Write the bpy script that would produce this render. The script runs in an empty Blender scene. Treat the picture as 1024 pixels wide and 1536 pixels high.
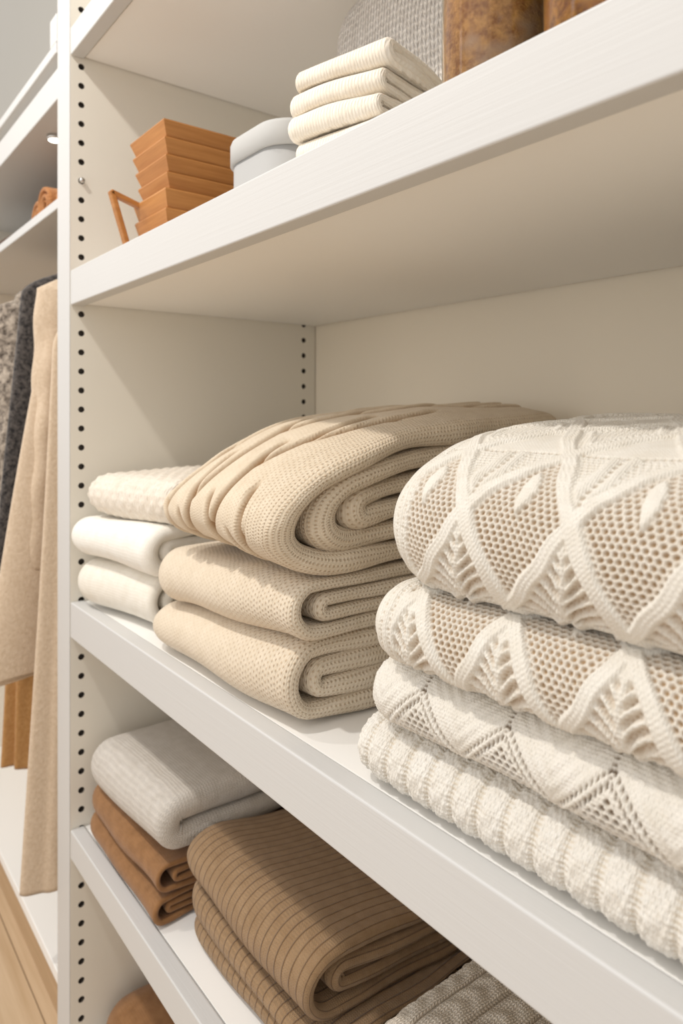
import bpy, bmesh, math, random
import numpy as np
from mathutils import Vector, Matrix

S = bpy.context.scene
COL = S.collection
PI = math.pi
rng = np.random.default_rng(7)

# ------------------------------------------------------------------ tagging
def tag(o, label=None, cat=None, group=None, kind=None):
    if label: o['label'] = label
    if cat: o['category'] = cat
    if group: o['group'] = group
    if kind: o['kind'] = kind
    return o

def empty(name, loc=(0, 0, 0), rz=0.0):
    o = bpy.data.objects.new(name, None)
    o.location = loc
    o.rotation_euler = (0, 0, rz)
    o.empty_display_size = 0.05
    COL.objects.link(o)
    return o

def link(name, me, mat, parent=None):
    o = bpy.data.objects.new(name, me)
    COL.objects.link(o)
    if mat: me.materials.append(mat)
    if parent: o.parent = parent
    return o

# ------------------------------------------------------------------ node helper
class NT:
    def __init__(s, name, rough=0.6, spec=0.3):
        s.mat = bpy.data.materials.new(name)
        s.mat.use_nodes = True
        s.nt = s.mat.node_tree
        s.n = s.nt.nodes
        s.bsdf = s.n['Principled BSDF']
        s.bsdf.inputs['Roughness'].default_value = rough
        s.bsdf.inputs['Specular IOR Level'].default_value = spec
    def lk(s, a, b): s.nt.links.new(a, b)
    def m(s, op, a, b=None, c=None):
        nd = s.n.new('ShaderNodeMath'); nd.operation = op
        for i, v in enumerate((a, b, c)):
            if v is None: continue
            if isinstance(v, (int, float)): nd.inputs[i].default_value = v
            else: s.lk(v, nd.inputs[i])
        return nd.outputs[0]
    def uv(s):
        t = s.n.new('ShaderNodeUVMap'); t.uv_map = 'UVMap'
        x = s.n.new('ShaderNodeSeparateXYZ'); s.lk(t.outputs[0], x.inputs[0])
        return x.outputs[0], x.outputs[1], t.outputs[0]
    def obj(s):
        return s.n.new('ShaderNodeTexCoord').outputs['Object']
    def noise(s, vec, scale, detail=2.0, rough=0.5, sc3=None):
        if sc3:
            mp = s.n.new('ShaderNodeMapping'); mp.inputs['Scale'].default_value = sc3
            s.lk(vec, mp.inputs['Vector']); vec = mp.outputs[0]
        t = s.n.new('ShaderNodeTexNoise')
        t.inputs['Scale'].default_value = scale
        t.inputs['Detail'].default_value = detail
        t.inputs['Roughness'].default_value = rough
        s.lk(vec, t.inputs['Vector'])
        return t.outputs[0]
    def ramp(s, v, lo, hi):
        r = s.n.new('ShaderNodeMapRange')
        r.inputs['From Min'].default_value = lo; r.inputs['From Max'].default_value = hi
        s.lk(v, r.inputs[0])
        return r.outputs[0]
    def mix(s, f, a, b):
        nd = s.n.new('ShaderNodeMix'); nd.data_type = 'RGBA'
        if isinstance(f, (int, float)): nd.inputs[0].default_value = f
        else: s.lk(f, nd.inputs[0])
        for i, v in ((6, a), (7, b)):
            if isinstance(v, tuple): nd.inputs[i].default_value = (*v[:3], 1)
            else: s.lk(v, nd.inputs[i])
        return nd.outputs[2]
    def attr(s, name):
        a = s.n.new('ShaderNodeAttribute'); a.attribute_name = name
        return a.outputs['Fac']
    def color(s, c):
        if isinstance(c, tuple): s.bsdf.inputs['Base Color'].default_value = (*c, 1)
        else: s.lk(c, s.bsdf.inputs['Base Color'])
    def bump(s, h, dist=0.001, strength=1.0):
        b = s.n.new('ShaderNodeBump')
        b.inputs['Distance'].default_value = dist
        b.inputs['Strength'].default_value = strength
        s.lk(h, b.inputs['Height']); s.lk(b.outputs[0], s.bsdf.inputs['Normal'])
    def sheen(s, w=0.3):
        s.bsdf.inputs['Sheen Weight'].default_value = w
        s.bsdf.inputs['Sheen Roughness'].default_value = 0.5

def lin(r, g, b):
    f = lambda c: (c / 255 / 12.92) if c / 255 <= 0.04045 else ((c / 255 + 0.055) / 1.055) ** 2.4
    return (f(r), f(g), f(b))

def plain(name, c, rough=0.5, spec=0.4, metal=0.0):
    t = NT(name, rough, spec); t.color(c)
    t.bsdf.inputs['Metallic'].default_value = metal
    return t.mat

def paint(name, c, grain=True, axis=(4, 400, 400), rough=0.42):
    t = NT(name, rough, 0.35)
    o = t.obj()
    g = t.noise(o, 1.0, 3.0, 0.6, axis)
    big = t.noise(o, 3.0, 2.0)
    t.color(t.mix(t.m('MULTIPLY', big, 0.25), c, tuple(x * 0.9 for x in c)))
    if grain: t.bump(g, 0.0006, 0.35)
    return t.mat

def knit(name, c1, c2, su=0.0046, sv=0.0036, strength=1.0, dist=0.0016, cav=None, cavamt=0.45,
         gap=False, ribs=None, rough=0.9, swap=False, patch=0.0, patchcol=None, speck=0.5, jit=0.0006, soft=None, dots=False):
    """knitted wool: V stitches in columns from the UV map (metres), fuzz, and mottled yarn"""
    t = NT(name, rough, 0.15); t.sheen(0.15)
    U, V, uvv = t.uv()
    j1 = t.noise(uvv, 70.0, 1.0); j2 = t.noise(uvv, 45.0, 1.0)
    U0 = U
    U = t.m('ADD', U, t.m('MULTIPLY', t.m('SUBTRACT', j1, 0.5), jit * 4))
    V = t.m('ADD', V, t.m('MULTIPLY', t.m('SUBTRACT', j2, 0.5), jit * 6))
    if swap: U, V = V, U
    a = t.m('FRACT', t.m('DIVIDE', U, su))
    d = t.m('ABSOLUTE', t.m('SUBTRACT', a, 0.5))
    ph = t.m('ADD', t.m('DIVIDE', V, sv), t.m('MULTIPLY', d, 1.3))
    hv = t.m('MULTIPLY_ADD', t.m('COSINE', t.m('MULTIPLY', ph, 2 * PI)), 0.5, 0.5)
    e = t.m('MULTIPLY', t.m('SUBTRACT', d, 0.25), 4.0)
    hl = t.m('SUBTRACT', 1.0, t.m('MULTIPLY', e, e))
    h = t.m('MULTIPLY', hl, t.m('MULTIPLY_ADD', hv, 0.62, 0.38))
    if dots:                                  # openwork dots in offset rows, as plain knit looks from close by
        ua = t.m('DIVIDE', U, su * .9)
        va = t.m('ADD', t.m('DIVIDE', V, sv * .95), t.m('MULTIPLY', t.m('FLOOR', t.m('ADD', ua, .5)), .5))
        f1 = t.m('MULTIPLY_ADD', t.m('COSINE', t.m('MULTIPLY', ua, 2 * PI)), .5, .5)
        f2 = t.m('MULTIPLY_ADD', t.m('COSINE', t.m('MULTIPLY', va, 2 * PI)), .5, .5)
        dot = t.m('POWER', t.m('MULTIPLY', f1, f2), 1.7)
        h = t.m('ADD', t.m('MULTIPLY', h, .35), t.m('MULTIPLY', t.m('SUBTRACT', 1.0, dot), .65))
    if soft: h = t.m('MULTIPLY', h, t.m('MULTIPLY_ADD', t.ramp(U0, soft[0], soft[1]), 1 - soft[2], soft[2]))
    ob = t.obj()
    fuzz = t.noise(ob, 900.0, 3.0, 0.7)
    mott = t.noise(ob, 60.0, 4.0, 0.65)
    H = t.m('ADD', h, t.m('MULTIPLY', fuzz, 0.00016 / dist))
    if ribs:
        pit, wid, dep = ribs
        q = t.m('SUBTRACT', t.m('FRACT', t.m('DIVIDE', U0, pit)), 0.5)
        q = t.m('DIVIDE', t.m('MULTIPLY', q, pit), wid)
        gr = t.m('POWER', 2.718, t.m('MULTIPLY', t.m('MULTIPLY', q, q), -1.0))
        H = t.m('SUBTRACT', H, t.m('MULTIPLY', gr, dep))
    col = t.mix(t.ramp(mott, 0.35, 0.7), c1, c2)
    if patchcol:
        col = t.mix(t.m('MULTIPLY', t.ramp(t.noise(ob, 220.0, 3.0, 0.7), 0.5, 0.72), patch), col, patchcol)
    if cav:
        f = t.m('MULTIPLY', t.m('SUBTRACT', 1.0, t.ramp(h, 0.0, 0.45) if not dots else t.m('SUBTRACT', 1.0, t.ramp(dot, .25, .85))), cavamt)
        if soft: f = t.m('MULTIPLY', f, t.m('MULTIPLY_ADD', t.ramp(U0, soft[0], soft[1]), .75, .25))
        col = t.mix(f, col, cav)  # deep yarn between stitches, darkened in the colour as an occlusion proxy
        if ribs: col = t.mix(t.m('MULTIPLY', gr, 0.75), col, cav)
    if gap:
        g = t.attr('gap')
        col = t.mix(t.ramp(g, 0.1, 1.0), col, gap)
    sp = t.ramp(fuzz, 0.3, 0.75)
    col = t.mix(t.m('MULTIPLY', t.m('SUBTRACT', 1.0, sp), 0.18 * speck * 2), col, tuple(x * 0.72 for x in c2))
    t.color(col)
    t.bump(H, dist, strength)
    return t.mat

def wood(name, c1, c2, axis=(3, 60, 60), rough=0.45):
    t = NT(name, rough, 0.35)
    o = t.obj()
    g = t.noise(o, 1.0, 5.0, 0.65, axis)
    t.color(t.mix(t.ramp(g, 0.3, 0.7), c1, c2))
    t.bump(g, 0.0008, 0.25)
    return t.mat

# ------------------------------------------------------------------ grid meshes
def grid_mesh(name, P, UV, mat, parent=None, wrap=False, attrs=None, flip=False):
    """P (ni,nj,3); with wrap the last column of UV (nj+1) closes the loop"""
    ni, nj = P.shape[:2]
    me = bpy.data.meshes.new(name)
    nc = nj if wrap else nj - 1
    i, j = np.meshgrid(np.arange(ni - 1), np.arange(nc), indexing='ij')
    j2 = (j + 1) % nj
    q = np.stack([i * nj + j, (i + 1) * nj + j, (i + 1) * nj + j2, i * nj + j2], -1).reshape(-1, 4)
    uvi = np.stack([np.stack([i, j], -1), np.stack([i + 1, j], -1), np.stack([i + 1, j + 1], -1), np.stack([i, j + 1], -1)], 2).reshape(-1, 4, 2)
    if flip: q = q[:, ::-1]; uvi = uvi[:, ::-1]
    n = len(q)
    me.vertices.add(ni * nj)
    me.vertices.foreach_set('co', np.ascontiguousarray(P, dtype=np.float32).ravel())
    me.loops.add(n * 4)
    me.loops.foreach_set('vertex_index', q.ravel().astype(np.int32))
    me.polygons.add(n)
    me.polygons.foreach_set('loop_start', (np.arange(n) * 4).astype(np.int32))
    me.polygons.foreach_set('use_smooth', np.ones(n, dtype=bool))
    uvl = me.uv_layers.new(name='UVMap')
    uvd = UV[uvi[..., 0], uvi[..., 1]].reshape(-1)
    uvl.data.foreach_set('uv', np.ascontiguousarray(uvd, dtype=np.float32))
    if attrs:
        for k, v in attrs.items():
            at = me.attributes.new(k, 'FLOAT', 'POINT')
            at.data.foreach_set('value', np.ascontiguousarray(v, dtype=np.float32).ravel())
    me.update(calc_edges=True)
    me.validate()
    return link(name, me, mat, parent)

def gnormals(P, wrap):
    du = np.gradient(P, axis=0)
    if wrap:
        Q = np.concatenate([P[:, -1:], P, P[:, :1]], 1)
        dv = (Q[:, 2:] - Q[:, :-2]) * 0.5
    else:
        dv = np.gradient(P, axis=1)
    N = np.cross(du, dv)
    L = np.linalg.norm(N, axis=-1, keepdims=True)
    return N / np.maximum(L, 1e-12)

def smooth_path(pts, step, it=3, closed=False):
    p = np.array(pts, float)
    for _ in range(it):
        if closed:
            q = np.roll(p, -1, 0)
            p = np.stack([p * .75 + q * .25, p * .25 + q * .75], 1).reshape(-1, p.shape[1])
        else:
            a, b = p[:-1], p[1:]
            m = np.stack([a * .75 + b * .25, a * .25 + b * .75], 1).reshape(-1, p.shape[1])
            p = np.vstack([p[:1], m[1:-1], p[-1:]])
    if closed: p = np.vstack([p, p[:1]])
    L = np.concatenate([[0], np.cumsum(np.linalg.norm(np.diff(p, axis=0), axis=1))])
    n = max(8, int(L[-1] / step))
    s = np.linspace(0, L[-1], n)
    return np.stack([np.interp(s, L, p[:, k]) for k in range(p.shape[1])], 1), s

def wob(P, amp, scale, seed):
    """smooth lumpy offset, sums of sines over space"""
    r = np.random.default_rng(seed)
    h = np.zeros(P.shape[:-1])
    for k in range(7):
        d = r.normal(size=3); d /= np.linalg.norm(d)
        h += np.sin((P @ d) * scale * r.uniform(.6, 1.7) + r.uniform(0, 6.28)) / 7 ** .5
    return h * amp

# ------------------------------------------------------------------ folded cloth (nested U folds seen at the open end)
def nested_path(yf, yb, z0, t, n, extra=0.012, step=0.0025, bulge=0.0):
    zc = [z0 + t * (i + .5) for i in range(n)]
    pts = []
    pairs = n // 2
    for k in range(pairs):
        zt, zb = zc[n - 1 - k], zc[k]
        r = (zt - zb) / 2
        yk = yf + t * .5 + k * (t + extra) - (bulge if k == 0 else 0)
        arc = [(yk + r * .95 * (1 - math.sin(a)), (zt + zb) / 2 + r * math.cos(a)) for a in np.linspace(0.25, PI - 0.25, 11)]
        seg = [(yb - .02 * k, zt)] + [(yk + r * 1.0 + (yb - yk - r - .02 * k) * f, zt) for f in (.75, .5, .25, .04)] + arc + \
              [(yk + r * 1.0 + (yb - yk - r - .02 * k) * f, zb) for f in (.04, .25, .5, .75)] + [(yb - .02 * k, zb)]
        if k % 2: seg = seg[::-1]
        if pts:
            a, b = pts[-1], seg[0]
            m = ((max(a[0], b[0]) + t * .5), (a[1] + b[1]) / 2)
            pts.append(m)
        pts += seg
    return pts

def sheet(name, pts, t, x0, x1, mat, warp=None, parent=None, step=0.0025, xstep=0.004, endj=0.004, seed=0, disp=None,
          lump=(0.0022, 28.0), rnd=1.0, dense=None):
    C, s = smooth_path(pts, step, 2)
    T = np.gradient(C, axis=0); T /= np.linalg.norm(T, axis=1, keepdims=True)
    Nn = np.stack([T[:, 1], -T[:, 0]], 1)
    if dense is not None:                      # fine rows only on the outer face, coarse inside the fold
        idx = np.concatenate([np.where(s < dense)[0], np.where(s >= dense)[0][::3]])
        idx = np.unique(np.append(idx, len(s) - 1))
        C, s, T, Nn = C[idx], s[idx], T[idx], Nn[idx]
    # stadium section: x along the width, h along the sheet normal
    r = t / 2 * rnd
    W = x1 - x0
    nf = max(4, int((W - 2 * r) / xstep)); na = 9
    top = [(x0 + r + (W - 2 * r) * f, t / 2) for f in np.linspace(0, 1, nf, endpoint=False)]
    ra = [(x1 - r + r * math.sin(a), t / 2 * math.cos(a)) for a in np.linspace(0, PI, na, endpoint=False)]
    nb = nf if dense is None else nf // 3
    bot = [(x1 - r - (W - 2 * r) * f, -t / 2) for f in np.linspace(0, 1, nb, endpoint=False)]
    la = [(x0 + r - r * math.sin(a), -t / 2 * math.cos(a)) for a in np.linspace(0, PI, na, endpoint=False)]
    sec = np.array(top + ra + bot + la)
    nj = len(sec)
    sec2 = np.vstack([sec, sec[:1]])
    ul = np.concatenate([[0], np.cumsum(np.linalg.norm(np.diff(sec2, axis=0), axis=1))]) + x0 + r
    # rounding where the cloth ends
    e = np.minimum(s, s[-1] - s)
    k = np.where(e < t / 2, np.sqrt(np.clip(1 - ((t / 2 - e) / (t / 2)) ** 2, 0.0004, 1)), 1.0)
    rr = np.random.default_rng(seed)
    jx = sum(np.sin(s * f + rr.uniform(0, 6)) for f in (9, 23, 47)) / 3 * endj
    X = sec[None, :, 0] + jx[:, None] * np.clip((sec[None, :, 0] - x0) / W * 2 - 1, -1, 1)
    Hh = sec[None, :, 1] * k[:, None]
    P = np.stack([X, C[:, None, 0] + Nn[:, None, 0] * Hh, C[:, None, 1] + Nn[:, None, 1] * Hh], -1)
    UV = np.stack(np.broadcast_arrays(ul[None, :], s[:, None]), -1).copy()
    if warp is not None: P = warp(P)
    N = gnormals(P, True)
    O = np.stack([np.zeros_like(Hh), Nn[:, None, 0] * Hh, Nn[:, None, 1] * Hh], -1)
    if (N * O).sum() < 0: N = -N; fl = True
    else: fl = False
    h = wob(P, lump[0], lump[1], seed)
    attrs = None
    if disp is not None:
        u2 = np.broadcast_to(np.where(sec[None, :, 1] > -t * .499, ul[None, :-1], -9), Hh.shape)
        dh, gp = disp(u2, np.broadcast_to(s[:, None], Hh.shape), x0, x1)
        h = h + dh
        if gp is not None: attrs = {'gap': gp}
    P = P + N * h[..., None]
    return grid_mesh(name, P, UV, mat, parent, True, attrs, flip=not fl)

# ------------------------------------------------------------------ pillow-like folded knit (closed fold to the front and left)
def pillow(name, prof, x0, x1, R, mat, disp=None, s0=0.0, step=0.0008, warp=None, seed=0, lump=(0.0015, 30.0), xpow=2.4, yin=0.35,
           zmid=0.42, flat=0.004, parent=None, R1=0.03):
    prof = np.array(prof)
    C, s = smooth_path(prof, step, 3)
    s = s - s[np.argmin(np.abs(C[:, 0] - prof[2][0]) + np.abs(C[:, 1] - prof[2][1]) * 2)] - s0
    zb, zt = C[:, 1].min(), C[:, 1].max()
    H = zt - zb
    yf, yb = C[:, 0].min(), C[:, 0].max()
    def ee(x):
        d = np.clip((x - x0) / R, 0, 1); a = (1 - (1 - d) ** xpow) ** (1 / xpow)
        d1 = np.clip((x1 - x) / R1, 0, 1); b = (1 - (1 - d1) ** xpow) ** (1 / xpow)
        return a * b
    xd = x0 + (x1 - x0) * (0.5 - 0.5 * np.cos(np.linspace(0, PI, 4000)))
    ed = ee(xd)
    L = np.concatenate([[0], np.cumsum(np.hypot(np.diff(xd), np.diff(ed) * H * .5))])
    n = int(L[-1] / step)
    Ls = np.linspace(0, L[-1], n)
    xs = np.interp(Ls, L, xd)
    us = Ls - np.interp(x0 + R, xd, L) + x0 + R
    e = ee(xs)
    zc = zb + zmid * H; yc = yf + 0.14
    E = e[None, :]
    Y = yc + (C[:, None, 0] - yc) * (1 - yin * (1 - E))
    Z = zc + (C[:, None, 1] - zc) * E
    X = np.broadcast_to(xs[None, :], Y.shape)
    P = np.stack([X, Y, Z], -1)
    if warp is not None: P = warp(P)
    N = gnormals(P, False)
    ctr = np.array([(x0 + x1) / 2, (yf + yb) / 2, (zb + zt) / 2])
    fl = ((P - ctr) * N).sum() < 0
    if fl: N = -N
    UVu = np.broadcast_to(us[None, :], Y.shape); UVs = np.broadcast_to(s[:, None], Y.shape)
    h = wob(P, lump[0], lump[1], seed)
    attrs = None
    if disp is not None:
        dh, gp = disp(UVu, UVs, x0, x1)
        fade = np.clip(E * 3 - .3, 0, 1)
        h = h + dh * fade
        if gp is not None: attrs = {'gap': gp}
    P = P + N * h[..., None]
    return grid_mesh(name, P, np.stack([UVu, UVs], -1), mat, parent, False, attrs, flip=not fl)

# ------------------------------------------------------------------ lace and cable relief
def g(d, w): return np.exp(-(d / w) ** 2)
def sm(a, b, x):
    t = np.clip((x - a) / (b - a), 0, 1); return t * t * (3 - 2 * t)

def mesh_holes(u, s, pu, ps):
    row = np.floor(s / ps)
    fu = (u / pu + 0.5 * (row % 2)) % 1 - .5
    fs = (s / ps) % 1 - .5
    d = np.hypot(fu * pu * 1.1, fs * ps * 1.15)
    return 1 - sm(pu * .20, pu * .44, d)

def lace(xph, P=0.0855, sb=0.006, hl=0.085, hu=0.062, lean=0.0):
    """diamond lattice of corded bands; net inside, fern below, eyelet strips above"""
    def f(u, s, x0, x1):
        u0 = u
        u = u + lean * (.09 - s) + 0.0012 * np.sin(s * 70 + 1) + 0.001 * np.sin(s * 160 + u * 90)
        s = s + 0.0012 * np.sin(u * 60 + 2)
        hd = .068
        sh = s - sb
        sh = np.where(sh < hl, sh * hd / hl, hd + (sh - hl) * hd / hu)
        row = np.floor(sh / (2 * hd))
        tt = sh - row * 2 * hd - hd                      # -hd..hd from the diamond's middle
        a = (u - xph) / P + 0.0
        k = np.round(a); dx = (a - k) * P
        ax = np.abs(dx)
        half = P / 2 * (1 - np.abs(tt) / hd) ** 0.97       # half width of the diamond at this height
        dist = (ax - half) * 0.82
        inside = dist < 0
        first = (row == 0)
        h = np.zeros_like(u); gap = np.zeros_like(u)
        bw = 0.0054
        band = 1 - sm(bw * .75, bw * 1.15, np.abs(dist))
        cord = 0.5 + 0.5 * np.cos(dist / bw * 3.2 * PI)
        # net
        nm = mesh_holes(u, s, 0.0055, 0.0043)
        netm = sm(bw * .9, bw * 1.3, -dist) * (row <= 0)
        # leaf lying in the diamond
        lx = dx + 0.10 * (tt - 0.018); ls = (tt - 0.020) / 0.021
        leafw = 0.0062 * np.clip(1 - ls ** 2, 0, 1) ** 0.8 * (1 + .35 * ls)
        leaf = sm(-0.0010, 0.0018, leafw - np.abs(lx)) * (np.abs(ls) < 1) * first
        netm = netm * (1 - leaf)
        h += netm * (-0.0006 - 0.0026 * nm); gap += netm * (.26 + .74 * nm)
        h += leaf * (0.0020 - 0.1 * np.abs(lx))
        # fern between the diamonds, lower half
        dxo = (P / 2 - ax) ; sgn = np.where(dx > 0, -1, 1)
        low = (tt < -0.001) * (row >= -1) * (row <= 0)
        fm = sm(bw * .9, bw * 1.5, dist) * low
        stem = g(dxo, 0.0028)
        br = 0.5 + 0.5 * np.cos(2 * PI * ((tt - dxo * 1.35 + 22 * dxo ** 2) / 0.0105))
        br = br ** 1.2 * sm(0.0005, 0.004, dxo)
        fine = mesh_holes(u, s, 0.0034, 0.0030)
        h += fm * (-0.0034 + 0.0056 * br * np.exp(-dxo * 22) + 0.0050 * stem - 0.0008 * fine)
        gap += fm * (0.40 * fine * (1 - br) + .50 * (1 - br * np.exp(-dxo * 14))) * (1 - stem)
        # strips and eyelets above the crossing
        up = sm(0.0, 0.004, tt) * (1 - low)
        um = sm(bw * .9, bw * 1.5, dist) * up
        st = g(dxo - 0.0065, 0.0042)
        eye = g(dxo, 0.0016) * (0.5 + 0.5 * np.cos(2 * PI * s / 0.0052)) 
        h += um * (0.0028 * st - 0.0032 * eye) ; gap += um * eye * .8
        tex = mesh_holes(u, s, 0.0042, 0.0036)
        um2 = um * sm(0.009, 0.012, dxo)
        h += -0.0016 * tex * um2; gap += um2 * tex * .45
        # higher rows: filled with fine purl and a few inner chevrons
        hi = (row >= 1) * sm(bw * .9, bw * 1.3, -dist)
        chev = g((-dist) - 0.013, 0.003)
        h += hi * (0.0020 * chev - 0.0014 * tex); gap += hi * tex * .65 * (1 - chev)
        # cross row of eyelets at the diamonds' tops
        er = g(np.abs(sh - 2 * hd - 0.004), 0.0016) * (0.5 + 0.5 * np.cos(2 * PI * u / 0.0055))
        h += -0.0030 * er; gap += er * .8
        # cords on top
        h = h * (1 - band) + band * (0.0021 + 0.0004 * cord + 0.00025 * np.sin(2 * PI * (sh + ax) / 0.0040))
        gap = gap * (1 - band) + band * 0.06 * (1 - cord)
        # ribbed border at the left end
        bd = 1 - sm(0.040, 0.045, u0 - x0)
        rib = 0.5 + 0.5 * np.cos(2 * PI * (u0 - x0) / 0.0105)
        hb = 0.0026 * rib - 0.0012 * tex * (rib < .5); gb = tex * (rib < .5) * .5
        h = h * (1 - bd) + hb * bd; gap = gap * (1 - bd) + gb * bd
        return h, np.clip(gap, 0, 1)
    return f

def lace_zig(xph, P=0.0795, sb=0.014, hz=0.042):
    """white knit with double eyelet lines in zigzag, small net under the peaks"""
    def f(u, s, x0, x1):
        u = u + 0.001 * np.sin(s * 90); s = s + 0.001 * np.sin(u * 70)
        a = (u - xph) / P
        k = np.round(a); dx = (a - k) * P; ax = np.abs(dx)
        zl = sb + hz * (ax / (P / 2))                       # zigzag line height, low at k, peak at half
        sl = hz / (P / 2)
        d = (s - zl) / math.hypot(1, sl)
        al = ax * math.hypot(1, sl)
        ed = sm(.25, .6, 0.5 + 0.5 * np.cos(2 * PI * al / 0.0046))
        e1 = g(d, 0.0015) * ed; e2 = g(d - 0.0058, 0.0013) * ed
        h = -0.0034 * (e1 + .8 * e2) + .0012 * g(d - .0029, .0018); gap = np.clip(1.2 * e1 + e2, 0, 1)
        below = sm(0.003, 0.006, -d) * sm(sb - .004, sb + .001, s)
        nm = mesh_holes(u, s, 0.0062, 0.0048)
        h += below * (-0.0024 * nm); gap += below * (.15 + .8 * nm)
        # upper lines: vertical eyelets rising from each peak
        dxo = P / 2 - ax
        upm = sm(0.0, 0.004, s - (sb + hz))
        v = g(dxo, 0.0014) * (0.5 + 0.5 * np.cos(2 * PI * s / 0.0042)) * upm
        h += -0.0028 * v; gap += v
        # soft knotted ridges in the solid part
        sol = sm(0.007, 0.011, d) * (1 - upm * g(dxo, .004))
        r = 0.5 + 0.5 * np.cos(2 * PI * (d / 0.0085))
        kn = 0.5 + 0.5 * np.cos(2 * PI * al / 0.0046 + (d // 0.0085) * 2.0)
        h += sol * (0.0005 * r + 0.0005 * kn * r); gap += sol * .06 * (1 - r)
        tex = mesh_holes(u, s, 0.0030, 0.0026)
        h += -0.0006 * tex; gap += tex * .08
        return h, np.clip(gap, 0, 1)
    return f

def ribs_cable(pitch=0.0238, amp=0.0034):
    """soft vertical ribs with eyelet gutters and knobbly centres"""
    def f(u, s, x0, x1):
        u = u + 0.0012 * np.sin(s * 60 + 1)
        a = u / pitch; fr = a - np.floor(a) - .5
        prof = np.sqrt(np.clip(1 - (np.abs(fr) * 1.96) ** 2.2, 0, 1))
        h = amp * (prof - .7)
        kn = np.sin(2 * PI * s / 0.0105 + np.sin(fr * 9) * 2.5 + np.floor(a) * 1.7) * np.sin(fr * 22 + s * 200)
        h += 0.0010 * kn * prof
        gut = 1 - sm(0.04, 0.09, .5 - np.abs(fr))
        ed = 0.5 + 0.5 * np.cos(2 * PI * s / 0.0036)
        side = g(np.abs(np.abs(fr) - .40), .05) * ed
        h += -0.0012 * side - .001 * gut
        gp = np.clip(side * .45 + gut * ed * .5, 0, 1)
        tex = mesh_holes(u, s, 0.0028, 0.0034)
        h += -0.0005 * tex
        return h, gp
    return f

def cable_fold(pitch=0.024, per=0.250):
    """broad cables: long bowed creases, each one a rounded lip that dips into a narrow groove"""
    def f(u, s, x0, x1):
        h = np.zeros_like(u); gp = np.zeros_like(u)
        k0 = int(math.floor((x0 - .05) / pitch)) - 1; k1 = int(math.ceil((x1 + .05) / pitch)) + 1
        r = np.random.default_rng(3)
        for k in range(k0, k1):
            ph = (k * 0.382 + r.uniform(-.06, .06)) % 1.0
            ln = r.uniform(.66, .84); bow = r.uniform(.010, .018)
            loc = ((s + .05) / per + ph) % 1.0
            t = np.clip(loc / ln, 0, 1)
            m = sm(0, .16, t) * (1 - sm(.84, 1, t))
            d = u - (k * pitch + bow * np.sin(t * PI) - 0.016 * t)
            wave = .0068 * np.where(d < 0, (1 - np.exp(-np.abs(d) / .0045)) * np.exp(-np.abs(d) / .009), 0)
            gp += m * g(d, .0031) * 1.3  # groove shade painted in: mask for a darker tint along the crease
            h += m * (wave - .0088 * g(d, .0036))
        fade = (1 - sm(x1 - .065, x1 - .040, u)) * sm(x0 - .01, x0 + .02, u)
        return h * fade, np.clip(gp * fade, 0, 1)
    return f

def plaits(pitch=0.034):
    def f(u, s, x0, x1):
        a = u / pitch; fr = (a - np.floor(a)) - .5
        env = np.clip(1 - (np.abs(fr) * 2.1) ** 2, 0, 1)
        tw = np.sin(2 * PI * (s / 0.026 + np.abs(fr) * 1.1))
        h = 0.0036 * env * (0.6 + 0.4 * tw)
        gut = g(np.abs(fr) - .5, .05)
        h += -0.002 * gut
        return h, np.clip(.6 * gut + .3 * (1 - env) + .25 * env * (tw < -.3), 0, 1)
    return f

# ------------------------------------------------------------------ hard shapes
def bx(bm, x0, x1, y0, y1, z0, z1, bev=0.0):
    r = bmesh.ops.create_cube(bm, size=1)
    vs = r['verts']
    for v in vs:
        v.co = Vector((x0 + (x1 - x0) * (v.co.x + .5), y0 + (y1 - y0) * (v.co.y + .5), z0 + (z1 - z0) * (v.co.z + .5)))
    if bev:
        es = list({e for v in vs for e in v.link_edges})
        bmesh.ops.bevel(bm, geom=es, offset=bev, segments=3, profile=0.5, affect='EDGES')

def box(name, x0, x1, y0, y1, z0, z1, mat, parent=None, bev=0.0015):
    bm = bmesh.new(); bx(bm, x0, x1, y0, y1, z0, z1, bev)
    me = bpy.data.meshes.new(name); bm.to_mesh(me); bm.free()
    return link(name, me, mat, parent)

def from_bm(name, bm, mat, parent=None, smooth=True):
    me = bpy.data.meshes.new(name); bm.to_mesh(me); bm.free()
    if smooth:
        for p in me.polygons: p.use_smooth = True
    return link(name, me, mat, parent)

def tube(name, pts, r, mat, parent=None, nseg=14, closed=False):
    P = np.array(pts, float)
    T = np.gradient(P, axis=0); T /= np.maximum(np.linalg.norm(T, axis=1, keepdims=True), 1e-9)
    up = np.array([0, 0, 1.0])
    rings = []
    rad = r if hasattr(r, '__len__') else [r] * len(P)
    for p, t, q in zip(P, T, rad):
        a = np.cross(t, up)
        if np.linalg.norm(a) < .05: a = np.cross(t, np.array([0, 1.0, 0]))
        a /= np.linalg.norm(a); b = np.cross(t, a)
        rings.append([p + q * (math.cos(w) * a + math.sin(w) * b) for w in np.linspace(0, 2 * PI, nseg, endpoint=False)])
    rings = [[P[0]] * nseg] + rings + [[P[-1]] * nseg]
    G = np.array(rings)
    UV = np.zeros((G.shape[0], nseg + 1, 2))
    return grid_mesh(name, G, UV, mat, parent, True)

def lathe(name, prof, mat, parent=None, n=64, loc=(0, 0, 0)):
    A = np.linspace(0, 2 * PI, n, endpoint=False)
    G = np.array([[(r * math.cos(a) + loc[0], r * math.sin(a) + loc[1], z + loc[2]) for a in A] for r, z in prof])
    UV = np.zeros((len(prof), n + 1, 2))
    return grid_mesh(name, G, UV, mat, parent, True, flip=True)

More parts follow.
